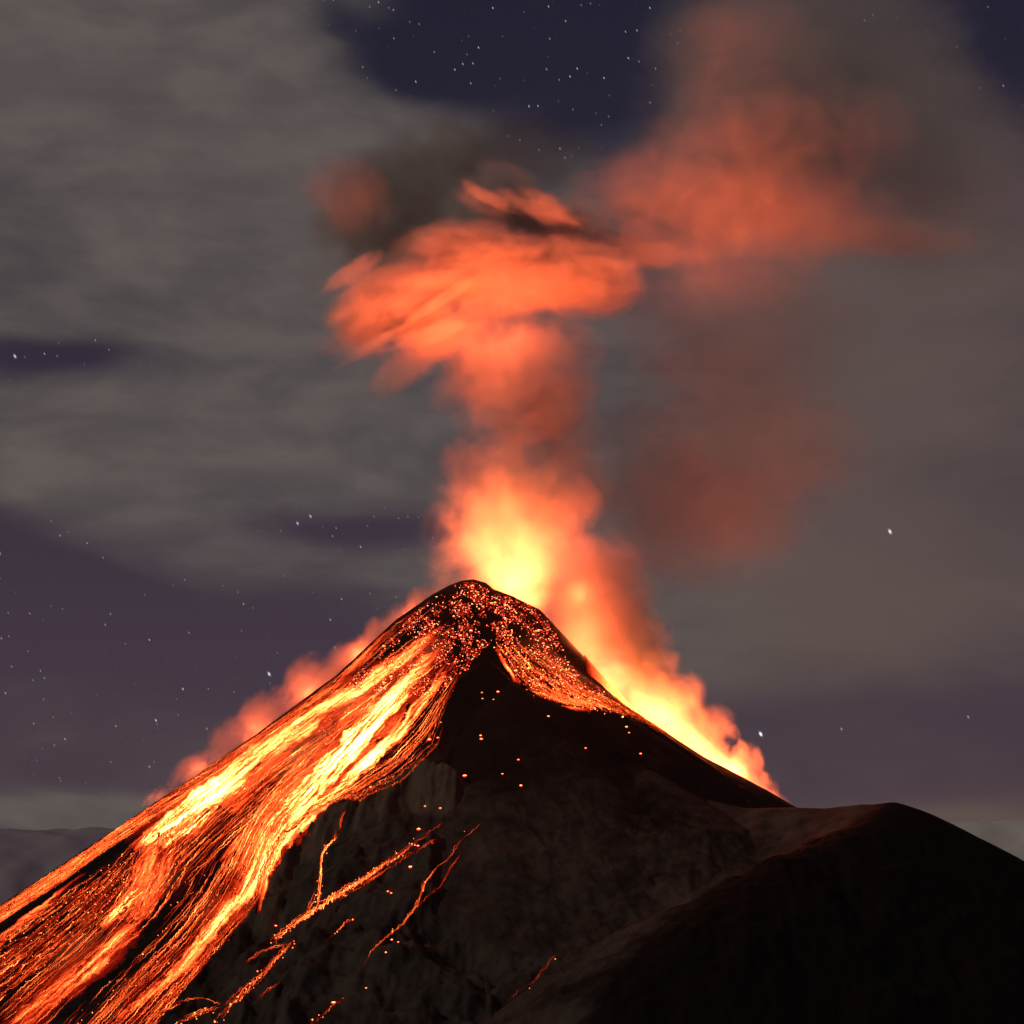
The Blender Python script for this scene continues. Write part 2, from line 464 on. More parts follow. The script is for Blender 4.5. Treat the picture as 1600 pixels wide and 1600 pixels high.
gz = -455 + rise * (455 + top + bump_ - 30) + (1 - rise) * bump_ * 0.5 * np.clip(RD / 9000 - 0.7, 0, 1)
gz = np.where(RD > 60001, -455 + 455 * 0.9, gz); gz[:, :3] = -455
gv = np.stack([gxx, gyy, gz], -1).reshape(-1, 3)
idx = np.arange(na_ * nr_).reshape(na_, nr_); nxt = np.roll(idx, -1, 0)
gf = np.stack([idx[:, :-1], idx[:, 1:], nxt[:, 1:], nxt[:, :-1]], -1).reshape(-1, 4)
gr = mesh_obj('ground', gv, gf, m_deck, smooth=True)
tag(gr, 'misty lowland and sea of low cloud far behind the volcano', 'ground', kind='structure')

# ------------------------------------------------------------------ lava
def lava_material(name, smp='AUTO', g0=0.072, b0=0.012, b1=1.8):
    m = bpy.data.materials.new(name); m.use_nodes = True
    t = NT(m.node_tree)
    h = t.n('ShaderNodeAttribute', attribute_name='molten').outputs['Fac']
    pos = t.n('ShaderNodeNewGeometry').outputs['Position']
    n = t.noise(pos, 0.22, 4, 0.6)
    h = t.math('MULTIPLY', h, t.math('ADD', 0.45, t.math('MULTIPLY', n, 1.1)))
    g = t.math('MULTIPLY', t.math('POWER', h, 1.7), g0)
    b = t.math('MULTIPLY', t.math('POWER', h, b1), b0)
    em = t.n('ShaderNodeEmission')
    t.put(em.inputs[0], t.combine(h, g, b))
    df = t.n('ShaderNodeBsdfDiffuse'); df.inputs[0].default_value = (0.02, 0.016, 0.015, 1)
    ad = t.n('ShaderNodeAddShader'); t.put(ad.inputs[0], em.outputs[0]); t.put(ad.inputs[1], df.outputs[0])
    out = t.n('ShaderNodeOutputMaterial'); t.put(out.inputs[0], ad.outputs[0])
    m.cycles.emission_sampling = smp
    return m
m_lava = lava_material('molten_lava')
m_streak = lava_material('lava_rivulets', 'NONE')
m_rock = lava_material('red_hot_rock', 'NONE', 0.050, 0.020, 1.6)
m_ember = lava_material('red_hot_cinder', 'NONE', 0.050, 0.020, 1.6)

def resample(P, n):
    P = np.asarray(P, float)
    d = np.r_[0, np.cumsum(np.hypot(*np.diff(P[:, :2], axis=0).T))]
    t = np.linspace(0, d[-1], n)
    # smooth by cubic-ish interpolation: linear then a light blur
    Q = np.stack([np.interp(t, d, P[:, k]) for k in range(P.shape[1])], -1)
    for _ in range(max(1, n // 40)):
        Q[1:-1] = 0.25 * Q[:-2] + 0.5 * Q[1:-1] + 0.25 * Q[2:]
    return Q, d[-1]
def surf(px, py, lift, D=None):
    """photograph trace -> point on the terrain, raised by lift metres"""
    y = lookup(DM, px, py)
    x = (px - 800) * y / FPX
    i = np.clip((np.nan_to_num(x) - xs[0]) / STEP, 0, len(xs) - 2.001); j = np.clip((np.nan_to_num(y, nan=3000) - ys[0]) / STEP, 0, len(ys) - 2.001)
    i0 = i.astype(int); j0 = j.astype(int); a = i - i0; b = j - j0
    z = (TOP[i0, j0] * (1 - a) + TOP[i0 + 1, j0] * a) * (1 - b) + (TOP[i0, j0 + 1] * (1 - a) + TOP[i0 + 1, j0 + 1] * a) * b
    return np.stack([x, y, z + lift], -1)

class Strands:
    """collects thin molten rivulets and hot clasts into one mesh"""
    def __init__(self): self.v = []; self.f = []; self.h = []; self.n = 0
    def tube(self, P, wid, heat):
        ok = np.isfinite(P).all(1)
        jump = np.r_[False, np.abs(np.diff(P[:, 1])) > 22]
        seg = []; cur = []
        for k in range(len(P)):
            if not ok[k]:
                if len(cur) > 2: seg.append(cur)
                cur = []
            elif jump[k]:
                if len(cur) > 2: seg.append(cur)
                cur = [k]
            else: cur.append(k)
        if len(cur) > 2: seg.append(cur)
        for s in seg:
            p = P[s]; hh = heat[s]; ww = wid[s][:, None]
            T = np.gradient(p, axis=0); T /= np.linalg.norm(T, axis=1)[:, None] + 1e-9
            S = np.cross(T, (0, 0, 1)); S /= np.linalg.norm(S, axis=1)[:, None] + 1e-9
            N = np.cross(S, T)
            m = len(p)
            v = np.stack([p + S * ww * 0.5, p + N * ww * 0.55, p - S * ww * 0.5], 1).reshape(-1, 3)
            i = np.arange(m - 1)[:, None] * 3 + self.n
            q = np.concatenate([np.concatenate([i + a, i + b, i + 3 + b, i + 3 + a], 1) for a, b in ((0, 1), (1, 2), (2, 0))])
            self.v.append(v); self.f.append(q); self.h.append(np.repeat(hh, 3)); self.n += len(v)
    def clast(self, c, r, heat):
        o = np.array([(1, 0, 0), (0, 1, 0), (-1, 0, 0), (0, -1, 0), (0, 0, 1), (0, 0, -1)], float)
        n = len(c)
        v = c[:, None, :] + o[None] * (r[:, None, None]) * RNG.uniform(0.75, 1.25, (n, 6, 1))
        tr = np.array([(0, 1, 4, 4), (1, 2, 4, 4), (2, 3, 4, 4), (3, 0, 4, 4), (1, 0, 5, 5), (2, 1, 5, 5), (3, 2, 5, 5), (0, 3, 5, 5)])
        self.cl = getattr(self, 'cl', [])
        self.cl.append((v.reshape(-1, 3), tr[:, :3], n, np.repeat(heat, 6)))
    def build(self, name, mat, parent=None):
        V = list(self.v); H = list(self.h)
        F = [np.concatenate([q[:, [0, 1, 2]], q[:, [0, 2, 3]]]) for q in self.f]
        n = self.n
        for (v, tr, k, h) in getattr(self, 'cl', []):
            f = (tr[None] + (np.arange(k) * 6)[:, None, None] + n).reshape(-1, 3)
            V.append(v); H.append(h); F.append(f); n += len(v)
        return mesh_obj(name, np.concatenate(V), np.concatenate(F), mat, parent, attrs={'molten': np.concatenate(H)})

def wander(n, amp, scale, seed):
    x = np.arange(n) / scale + seed * 13.7
    return fbm(x, np.full(n, seed * 3.1), 500, 4, 0.6) * amp * 2

def channel(pts, parent, name='molten_channel', seed=0, streak=1.0, lift0=0.9):
    """pts: (px, py, halfwidth_px, heat).  A draped sheet, hot along its streaks."""
    pts = [(a, b, c * 1.2, d) for a, b, c, d in pts]
    P, L = resample(pts, 4)
    nv = max(12, int(L / 3.5)); P, L = resample(pts, nv)
    nu = int(np.clip(np.max(P[:, 2]) * 2 / 1.3, 9, 70))
    u = np.linspace(-1, 1, nu)
    T = np.gradient(P[:, :2], axis=0); T /= np.linalg.norm(T, axis=1)[:, None]
    Nn = np.stack([-T[:, 1], T[:, 0]], -1)
    edge = 1 + wander(nv, 0.35, 9, seed + 3)
    edge2 = 1 + wander(nv, 0.35, 9, seed + 4)
    sc = np.where(u[None] < 0, edge[:, None], edge2[:, None])
    ctr = wander(nv, 3.0, 14, seed + 8)
    off = (u[None] * P[:, 2:3] * sc) + ctr[:, None]
    px = P[:, 0:1] + Nn[:, 0:1] * off; py = P[:, 1:2] + Nn[:, 1:2] * off
    vv = np.arange(nv)[:, None] * np.ones((1, nu))
    uu = off / 1.0
    base = np.exp(-(np.abs(u[None]) * 1.25) ** 2.6) * (1 - np.abs(u[None]) ** 6)
    s1 = fbm(uu / 5.0 + 100, vv / 26 + seed * 7.7, 600 + seed, 3, 0.65)
    s2 = fbm(uu / 2.2 + 100 + wander(nv, 3, 12, seed + 30)[:, None], vv / 18 + seed * 5.5, 650 + seed, 2, 0.7)
    hv = P[:, 3:4]
    st = np.clip(0.85 + streak * (s1 * 1.2 + s2 * 1.2), 0.06, 2.0)
    heat = 1.25 * hv * (1 + 0.10 * np.clip(hv - 3, 0, 4)) * base * (st ** 1.2)
    heat *= np.clip((np.minimum(vv, nv - 1 - vv) + 10 * s1) / 16, 0, 1)
    lift = lift0 - 2.6 * np.abs(u[None]) ** 8 * np.ones((nv, 1))
    G = surf(px.ravel(), py.ravel(), lift.ravel())
    ok = np.isfinite(G).all(1)
    idx = np.arange(nv * nu).reshape(nv, nu)
    f = np.stack([idx[:-1, :-1], idx[1:, :-1], idx[1:, 1:], idx[:-1, 1:]], -1).reshape(-1, 4)
    y = G[:, 1]
    yy = y[f]
    good = ok[f].all(1)
    good &= (np.nan_to_num(yy).max(1) - np.nan_to_num(yy).min(1)) < 30
    f = f[good]
    used = np.unique(f); remap = np.full(nv * nu, -1); remap[used] = np.arange(len(used))
    return mesh_obj(name, G[used], remap[f], m_lava, parent, smooth=True, attrs={'molten': heat.ravel()[used]})

def fan(S, left, right, count, vrange=(0, 1), lenr=(0.2, 0.75), heat=(0.5, 3), wid=(0.4, 1.1), seed=1, urange=(0, 1), reject=None, wob=3.0, udist=None):
    """rivulets running between two guide traces"""
    n = 240
    Lq, _ = resample(left, n); Rq, _ = resample(right, n)
    rg = np.random.default_rng(seed)
    for k in range(count):
        u = rg.uniform(*urange) if udist is None else udist(rg)
        ln = rg.uniform(*lenr) * (0.4 + rg.random())
        v0 = rg.uniform(vrange[0], max(vrange[1] - 0.02, vrange[0] + 0.01)); v1 = min(v0 + ln, vrange[1])
        a, b = int(v0 * (n - 1)), int(v1 * (n - 1))
        if b - a < 4: continue
        ii = np.arange(a, b + 1)
        uu = np.full(len(ii), u) + wander(len(ii), 0.025, 22, seed * 1000 + k)
        px = Lq[ii, 0] * (1 - uu) + Rq[ii, 0] * uu + wander(len(ii), wob * .5, 16, seed * 1000 + k + 77)
        py = Lq[ii, 1] * (1 - uu) + Rq[ii, 1] * uu + wander(len(ii), wob * .5, 16, seed * 1000 + k + 177)
        if reject is not None:
            if rg.random() < reject(px.mean(), py.mean()): continue
        # refine
        m = len(ii) * 2
        q = np.linspace(0, len(ii) - 1, m)
        px = np.interp(q, np.arange(len(ii)), px); py = np.interp(q, np.arange(len(ii)), py)
        w_ = 0.75 * rg.uniform(*wid) * np.clip(1 + wander(m, 0.5, 10, k + 5), 0.3, 2)
        taper = np.clip(np.minimum(np.arange(m), m - 1 - np.arange(m)) / (m * 0.2), 0.15, 1)
        h0 = np.exp(rg.uniform(np.log(heat[0]), np.log(heat[1])))
        hh = 1.25 * h0 * np.clip(1 + wander(m, 0.9, 20, k + 55), 0.25, 2.5) * taper
        S.tube(surf(px, py, 0.75 + 0.5 * rg.random()), w_ * (0.5 + 0.5 * taper), hh)

def distpoly(P, x, y):
    P = np.asarray(P, float); b = 1e9
    for (x0, y0), (x1, y1) in zip(P[:-1], P[1:]):
        ex, ey = x1 - x0, y1 - y0
        t = np.clip(((x - x0) * ex + (y - y0) * ey) / (ex * ex + ey * ey), 0, 1)
        b = np.minimum(b, np.hypot(x - x0 - t * ex, y - y0 - t * ey))
    return b
DARK = [([(640, 985), (575, 1035), (520, 1080), (400, 1168), (320, 1222)], 12),
        ([(300, 1240), (200, 1312), (100, 1380), (0, 1432)], 17),
        ([(390, 1240), (340, 1310), (305, 1350), (265, 1395), (245, 1445), (190, 1500), (130, 1560), (80, 1610)], 21),
        ([(480, 1150), (430, 1195), (380, 1235)], 6),
        ([(100, 1480), (40, 1520), (0, 1560)], 22), ([(330, 1480), (250, 1540), (170, 1600)], 14),
        ([(640, 1130), (600, 1175), (560, 1190), (520, 1215)], 4)]
def rej(x, y):
    p = 0.0
    for poly, wd in DARK:
        d = distpoly(poly, x, y)
        p = max(p, 0.93 * math.exp(-(d / wd) ** 2))
    return p

def hot_clasts(S, n, region, seed, r=(0.45, 1.2), heat=(1.5, 9), reject=None):
    """region(rg, n) -> px, py"""
    rg = np.random.default_rng(seed)
    px, py = region(rg, n)
    if reject is not None:
        keep = np.array([rg.random() > reject(a, b) for a, b in zip(px, py)]); px = px[keep]; py = py[keep]
    G = surf(px, py, 0.8); ok = np.isfinite(G).all(1); G = G[ok]
    k = len(G)
    S.clast(G, rg.uniform(r[0] ** .5, r[1] ** .5, k) ** 2, np.exp(rg.uniform(np.log(heat[0]), np.log(heat[1]), k)))
def between(left, right, us=(0, 1), vs=(0, 1)):
    Lq, _ = resample(left, 300); Rq, _ = resample(right, 300)
    def fn(rg, n):
        u = rg.uniform(*us, n); v = (rg.uniform(*vs, n) * 299).astype(int)
        return Lq[v, 0] * (1 - u) + Rq[v, 0] * u + rg.normal(0, 2, n), Lq[v, 1] * (1 - u) + Rq[v, 1] * u + rg.normal(0, 2, n)
    return fn

EDGE_0 = [(690, 925), (617, 976), (525, 1067), (437, 1131), (400, 1157), (312, 1213), (212, 1272), (140, 1320), (87, 1360), (12, 1412), (-90, 1480)]
def skyline(px):
    col = DM[int(round((px + 200) / 2))]
    return 850 + 2 * int(np.argmax(np.isfinite(col)))
EDGE_L = [(a, skyline(a) + 2.5) for a, b in EDGE_0]

def flow(label, chans, fans=(), clasts=(), seed=0):
    root = empty('lava_flow')
    tag(root, label, 'lava flow', 'lava flows on the cone')
    for k, c in enumerate(chans):
        channel(c, root, seed=seed * 10 + k)
        if max(q[2] for q in c) > 7 and seed != 6 and (seed, k) != (4, 1):          # cooler margin of the same channel
            channel([(q[0], q[1], q[2] * 1.75 + 3, min(1.3, max(0.0, 0.30 * (q[3] - 1.6)))) for q in c], root, 'cooling_margin', seed=seed * 10 + k + 500, streak=0.6, lift0=0.4)
    if fans or clasts:
        S = Strands()
        for k, f in enumerate(fans):
            f = dict(f); l = f.pop('l'); r_ = f.pop('r'); c = f.pop('n')
            fan(S, l, r_, c, seed=seed * 10 + k + 1, **f)
        for k, c in enumerate(clasts):
            c = dict(c); hot_clasts(S, c.pop('n'), c.pop('region'), seed * 10 + k + 5, **c)
        o = S.build('lava_rivulets', m_streak, root)
        o['kind'] = 'stuff'
    return root

# the flow along the left skyline
sky_l = EDGE_L
sky_r = [(700, 950), (632, 1000), (540, 1080), (450, 1143), (410, 1172), (322, 1232), (224, 1296), (152, 1345), (98, 1385), (20, 1436), (-80, 1505)]
flow('thin orange lava flow running down the left skyline of the cone',
     [[(612, 985, 4, 1.0), (570, 1026, 5, 1.8), (525, 1068, 4, 1.2), (460, 1117, 3, 0.8), (400, 1160, 3, .8)],
      [(340, 1199, 3, .8), (300, 1226, 4, 1.6), (250, 1257, 6, 2.2), (200, 1289, 6, 2.6), (150, 1325, 6, 2.4), (100, 1361, 6, 2.4), (55, 1391, 5, 2.2), (8, 1414, 4, 1.2)]],
     fans=[dict(l=sky_l, r=sky_r, n=110, heat=(0.4, 2.8), urange=(0.0, 0.75), wid=(0.4, 0.9)),
           dict(l=sky_l, r=sky_r, n=70, vrange=(0.55, 1), heat=(0.6, 3.2), urange=(0.05, 0.8), wid=(0.4, 1.0))],
     clasts=[dict(n=120, region=between(sky_l, sky_r, (0.05, .9), (0.05, 1)), heat=(1, 5), r=(.3, .8))], seed=1)

# the big left flow, its cascade and its run-out
A_l = [(700, 960), (640, 1000), (560, 1062), (480, 1115), (400, 1168), (320, 1225), (250, 1285), (200, 1322), (150, 1380), (60, 1450), (-40, 1530)]
A_r = [(735, 1000), (690, 1040), (620, 1105), (540, 1170), (450, 1235), (390, 1290), (345, 1330), (290, 1390), (245, 1430), (180, 1500), (30, 1640)]
cas_l = [(225, 1312), (210, 1335), (200, 1365), (185, 1400), (160, 1440)]
cas_r = [(335, 1308), (310, 1340), (285, 1375), (262, 1410), (240, 1440)]
flow('broad yellow-white lava flow on the left that spills over a ledge and widens',
     [[(705, 975, 8, .9), (655, 1012, 10, 2.0), (612, 1045, 12, 2.8), (560, 1080, 12, 3.2), (500, 1116, 13, 4.0), (450, 1150, 15, 4.2), (400, 1188, 18, 5.5), (345, 1232, 20, 8.0), (300, 1265, 18, 7.5), (262, 1295, 17, 5.5), (228, 1320, 15, 3.5), (215, 1335, 14, 2.0)],
      [(345, 1260, 8, 2.6), (310, 1290, 9, 3.4), (280, 1315, 9, 2.6)],
      [(262, 1305, 22, 2.2), (255, 1335, 28, 2.0), (240, 1370, 30, 1.7), (222, 1400, 26, 1.5), (195, 1440, 22, 1.4)],
      [(238, 1382, 6, 2.5), (212, 1398, 9, 4.0), (185, 1424, 10, 4.5), (160, 1452, 9, 2.5)],
      [(228, 1436, 10, 1.6), (190, 1465, 14, 2.3), (150, 1500, 15, 2.6), (110, 1535, 15, 2.6), (65, 1572, 14, 2.4), (30, 1600, 14, 2.2), (-20, 1640, 12, 2)]],
     fans=[dict(l=A_l, r=A_r, n=170, heat=(0.3, 3.6), vrange=(0.03, .62), reject=rej),
           dict(l=A_l, r=A_r, n=170, heat=(0.25, 2.2), vrange=(0.45, 1), reject=rej, wob=3.5),
           dict(l=cas_l, r=cas_r, n=110, heat=(0.5, 2.6), lenr=(0.3, 0.9), wid=(.3, .7), wob=1.5),
           dict(l=[(430, 1140), (330, 1210), (260, 1275), (215, 1320)], r=[(420, 1215), (350, 1260), (300, 1300), (262, 1330)], n=70, heat=(2, 7))],
     clasts=[dict(n=190, region=between(A_l, A_r, (0, 1), (0.1, 1)), heat=(1, 6), r=(.3, .9), reject=rej)], seed=2)

# strands between the skyline flow and the run-out, low on the left
B_l = [(190, 1330), (130, 1375), (60, 1425), (0, 1460), (-60, 1500)]
B_r = [(205, 1375), (150, 1440), (90, 1495), (30, 1545), (-30, 1590)]
flow('field of thin orange lava strands and sparks low on the left flank',
     [[(135, 1366, 3, .9), (90, 1403, 5, 1.5), (40, 1440, 5, 1.8), (0, 1470, 5, 1.6), (-30, 1492, 4, 1.2)]],
     fans=[dict(l=B_l, r=B_r, n=95, heat=(0.25, 2.4), lenr=(.15, .6), wob=2.5)],
     clasts=[dict(n=260, region=between(B_l, B_r, (0.1, 1), (0, 1)), heat=(1, 6), r=(.3, 1.0))], seed=3)

# the great central flow
Cc_l = [(715, 1000), (660, 1050), (600, 1080), (530, 1135), (470, 1190), (420, 1240), (385, 1290), (355, 1350), (320, 1410), (270, 1470), (180, 1560), (100, 1640)]
Cc_r = [(742, 1020), (705, 1085), (668, 1150), (625, 1195), (560, 1238), (500, 1268), (462, 1292), (438, 1325), (425, 1360), (405, 1410), (330, 1500), (210, 1640)]
flow('brightest white-hot lava flow down the middle of the front face',
     [[(700, 1005, 9, 1.0), (655, 1050, 14, 2.6), (620, 1085, 17, 4.4), (590, 1115, 20, 7.0), (555, 1155, 20, 9.0), (515, 1200, 18, 8.5), (478, 1240, 20, 7.5), (442, 1278, 20, 6.0), (418, 1315, 18, 4.5), (402, 1360, 16, 4.0), (380, 1400, 14, 4.0), (340, 1440, 13, 3.6), (312, 1475, 11, 2.6), (278, 1517, 9, 2.0), (240, 1550, 8, 1.8), (200, 1585, 7, 1.8), (170, 1615, 6, 1.6)],
      [(715, 1030, 6, .9), (688, 1062, 8, 2.0), (662, 1090, 9, 3.4), (637, 1120, 10, 4.5), (612, 1155, 11, 6.5), (580, 1185, 11, 7.5), (552, 1208, 10, 5.5), (522, 1240, 9, 5.0), (492, 1268, 10, 4.5), (462, 1296, 10, 4.5), (438, 1328, 10, 4.5), (420, 1362, 9, 3.8), (408, 1395, 6, 2.4), (400, 1430, 4, 1.4)],
      [(452, 1262, 12, 2.5), (415, 1290, 14, 2.2), (385, 1330, 14, 1.6), (365, 1375, 12, 1.4)]],
     fans=[dict(l=Cc_l, r=Cc_r, n=190, heat=(0.35, 4.0), vrange=(0.02, .6), reject=rej),
           dict(l=Cc_l, r=Cc_r, n=150, heat=(0.25, 2.4), vrange=(0.45, 1), reject=rej, wob=3.5),
           dict(l=[(690, 1080), (655, 1150), (600, 1205), (530, 1250)], r=[(705, 1095), (685, 1165), (640, 1215), (560, 1255)], n=50, heat=(.4, 2.2), wid=(.3, .6))],
     clasts=[dict(n=240, region=between(Cc_l, Cc_r, (0, 1), (0.05, 1)), heat=(1, 7), r=(.3, .9), reject=rej)], seed=4)

# strands between the two big flows
E_l = [(520, 1110), (440, 1180), (370, 1240), (310, 1300), (270, 1390), (200, 1470), (90, 1580), (30, 1640)]
E_r = [(540, 1140), (470, 1210), (420, 1250), (370, 1330), (330, 1400), (270, 1470), (190, 1550), (110, 1640)]
flow('loose tangle of red-orange strands between the two broad flows',
     [[(360, 1345, 5, 1.6), (352, 1375, 4, 1.6), (345, 1400, 3, 1.2)], [(392, 1290, 5, 1.4), (365, 1320, 6, 1.8), (345, 1350, 5, 1.6)]],
     fans=[dict(l=E_l, r=E_r, n=130, heat=(0.25, 2.0), lenr=(.06, .3), wid=(.4, .8), wob=4, reject=rej)],
     clasts=[dict(n=170, region=between(E_l, E_r), heat=(1, 6), r=(.3, .9), reject=rej)], seed=5)

# the stream that falls down the buttress
def braid(pts, n, spread, heat, wid, S, seed):
    rg = np.random.default_rng(seed)
    for k in range(n):
        P, L = resample(pts, 4); m = max(10, int(L / 1.6)); P, L = resample(pts, m)
        a = int(rg.uniform(0, .5) * m) if k else 0; b = int(rg.uniform(.6, 1) * m) if k else m
        px = P[:, 0] + wander(m, 1.2, 8, seed + k) + rg.normal(0, spread); py = P[:, 1] + wander(m, 1.2, 8, seed + k + 50) + rg.normal(0, spread * .5)
        px, py = px[a:b], py[a:b]
        if len(px) < 6: continue
        h = rg.uniform(*heat) * np.clip(1 + wander(len(px), 1.0, 12, k), .2, 2) * np.clip(np.minimum(np.arange(len(px)), len(px) - 1 - np.arange(len(px))) / 8, .2, 1)
        S.tube(surf(px, py, 1.0), np.full(len(px), 0.72 * rg.uniform(*wid)), 1.25 * h)
def stream(label, pts, n, spread, heat, wid, seed, dots=0, extra=()):
    root = empty('lava_flow'); tag(root, label, 'lava flow', 'lava flows on the cone')
    S = Strands()
    braid(pts, n, spread, heat, wid, S, seed)
    for k, (p2, n2, s2, h2) in enumerate(extra):
        braid(p2, n2, s2, h2, wid, S, seed + 900 + k)
    if dots:
        rg = np.random.default_rng(seed)
        P, L = resample(pts, 200); i = rg.integers(0, 200, dots)
        G = surf(P[i, 0] + rg.normal(0, 3.5, dots), P[i, 1] + rg.normal(0, 3.5, dots), .8); G = G[np.isfinite(G).all(1)]
        S.clast(G, rg.uniform(.4, 1.0, len(G)), rg.uniform(1.5, 6, len(G)))
    S.build('lava_rivulets', m_streak, root)['kind'] = 'stuff'
    return root
stream('narrow lava stream dropping straight down the brown rock buttress',
       [(527, 1303), (524, 1312), (512, 1322), (503, 1338), (501, 1360), (499, 1390), (497, 1420)], 7, 1.2, (1.5, 4.0), (.5, 1.1), 41, 14,
       extra=[([(543, 1267), (535, 1278), (531, 1295), (527, 1305)], 2, .6, (.4, 1.0)), ([(497, 1395), (485, 1420), (478, 1432)], 3, 1.5, (.6, 1.5))])
stream('straight diagonal lava stream at the foot of the rock buttress',
       [(650, 1318), (620, 1342), (585, 1365), (550, 1388), (520, 1408), (497, 1424), (470, 1440), (445, 1458), (425, 1475)], 16, 3.0, (.8, 3.4), (.5, 1.1), 43, 60,
       extra=[([(695, 1288), (660, 1312), (600, 1352), (540, 1392)], 6, 3.0, (.3, .9)), ([(684, 1314), (640, 1340), (580, 1378), (520, 1415)], 5, 2.5, (.3, .8)),
              ([(500, 1425), (480, 1436), (462, 1441)], 3, 1, (3, 5))])
stream('long thin lava trickle right of the diagonal stream, kinked halfway',
       [(754, 1287), (735, 1303), (712, 1325), (700, 1345), (680, 1360), (664, 1382), (658, 1400), (650, 1420), (628, 1448), (600, 1470), (580, 1490), (569, 1512)], 4, .7, (.5, 1.6), (.4, .8), 47, 6,
       extra=[([(722, 1335), (705, 1357), (690, 1385), (670, 1402), (650, 1425)], 3, 1.0, (.25, .6)), ([(662, 1378), (660, 1392), (655, 1405)], 3, 1, (1.5, 2.5))])
stream('short orange lava trickle below the diagonal stream',
       [(555, 1436), (538, 1445), (530, 1455), (514, 1468)], 3, .6, (.5, 1.4), (.4, .8), 53, 3)
stream('faint lava trickle at the bottom centre of the slope',
       [(870, 1490), (855, 1510), (838, 1532), (815, 1550), (795, 1565)], 2, .8, (.25, .6), (.4, .7), 57, 2)
stream('small lava trail with sparks on the low front slope',
       [(545, 1562), (525, 1570), (505, 1588), (490, 1600), (470, 1615)], 3, 1.0, (.3, 1.0), (.4, .8), 59, 8)
stream('forked lava trickle under the buttress on the lower left',
       [(462, 1470), (455, 1480), (440, 1492), (425, 1508), (405, 1530), (385, 1550), (360, 1572), (340, 1600)], 8, 4, (.5, 1.8), (.4, .8), 61, 40,
       extra=[([(455, 1478), (430, 1482), (405, 1492), (380, 1510)], 4, 2, (.4, 1.4)), ([(440, 1532), (420, 1548), (400, 1562)], 3, 2, (.4, 1.0))])
stream('curved lava strands meeting at the bottom left',
       [(345, 1573), (320, 1582), (300, 1590), (270, 1604)], 8, 2.5, (.8, 2.6), (.4, .8), 63, 10,
       extra=[([(347, 1574), (330, 1566), (310, 1563), (285, 1567), (255, 1582), (225, 1598)], 3, 1.5, (.8, 2.2)), ([(347, 1574), (375, 1550), (400, 1530)], 4, 1.5, (.8, 2.0))])

# right-hand summit flow
G_l = [(770, 1005), (785, 1030), (805, 1062), (832, 1085), (870, 1097), (900, 1104)]
G_r = [(800, 985), (840, 1015), (885, 1048), (925, 1080), (962, 1098), (1000, 1124)]
flow('patch of glowing rubble and thin strands sliding right below the summit',
     [[(775, 1012, 3, .8), (788, 1038, 5, 2.2), (805, 1062, 5, 3.0), (822, 1074, 5, 2.0)],
      [(835, 1072, 8, 1.6), (858, 1088, 9, 2.6), (885, 1096, 9, 2.0), (920, 1102, 8, 1.8), (955, 1108, 5, 1.2)],
      [(860, 1042, 4, 0.9), (890, 1068, 6, 1.3), (925, 1092, 6, 1.5), (960, 1110, 4, 1.0)]],
     fans=[dict(l=G_l, r=G_r, n=120, heat=(.5, 3.0), wob=2), dict(l=[(975, 1090), (1000, 1112), (1060, 1150)], r=[(960, 1095), (990, 1122), (1030, 1147)], n=20, heat=(.3, 1.2))],
     clasts=[dict(n=300, region=between(G_l, G_r), heat=(1.5, 8), r=(.4, 1.2))], seed=6)

# the flow behind the right-hand skyline: its upper edge just shows
def back_flow():
    root = empty('lava_flow'); tag(root, 'white-hot lava flow lining the right skyline below the vent', 'lava flow', 'lava flows on the cone')
    pts = np.array([(912, 1058), (930, 1072), (975, 1105), (1025, 1137), (1060, 1162), (1109, 1197), (1150, 1217), (1195, 1240), (1228, 1259)], float)
    P, L = resample(pts, 110)
    V = []; H = []
    for k in range(110):
        s = k / 109
        for j in range(13):
            yy = 2985 + j * 7.0
            x = (P[k, 0] - 800) * 3010 / FPX + 2
            i_ = np.clip((x - xs[0]) / STEP, 0, len(xs) - 2); j_ = np.clip((yy - ys[0]) / STEP, 0, len(ys) - 2)
            z = TOP[int(i_), int(j_)]
            V.append((x, yy, z + 1.2 + 1.2 * vnoise(np.array(k / 3.), np.array(j / 2.), 9) - (3.0 if j in (0, 12) else 0)))
            H.append((2 + 6 * math.exp(-((s - .45) / .35) ** 2)) * (0.1 if j in (0, 12) else 1) * min(1, s * 8, (1 - s) * 8))
    idx = np.arange(110 * 13).reshape(110, 13)
    f = np.stack([idx[:-1, :-1], idx[1:, :-1], idx[1:, 1:], idx[:-1, 1:]], -1).reshape(-1, 4)
    mesh_obj('molten_channel', V, f, m_lava, root, smooth=True, attrs={'molten': H})
back_flow()

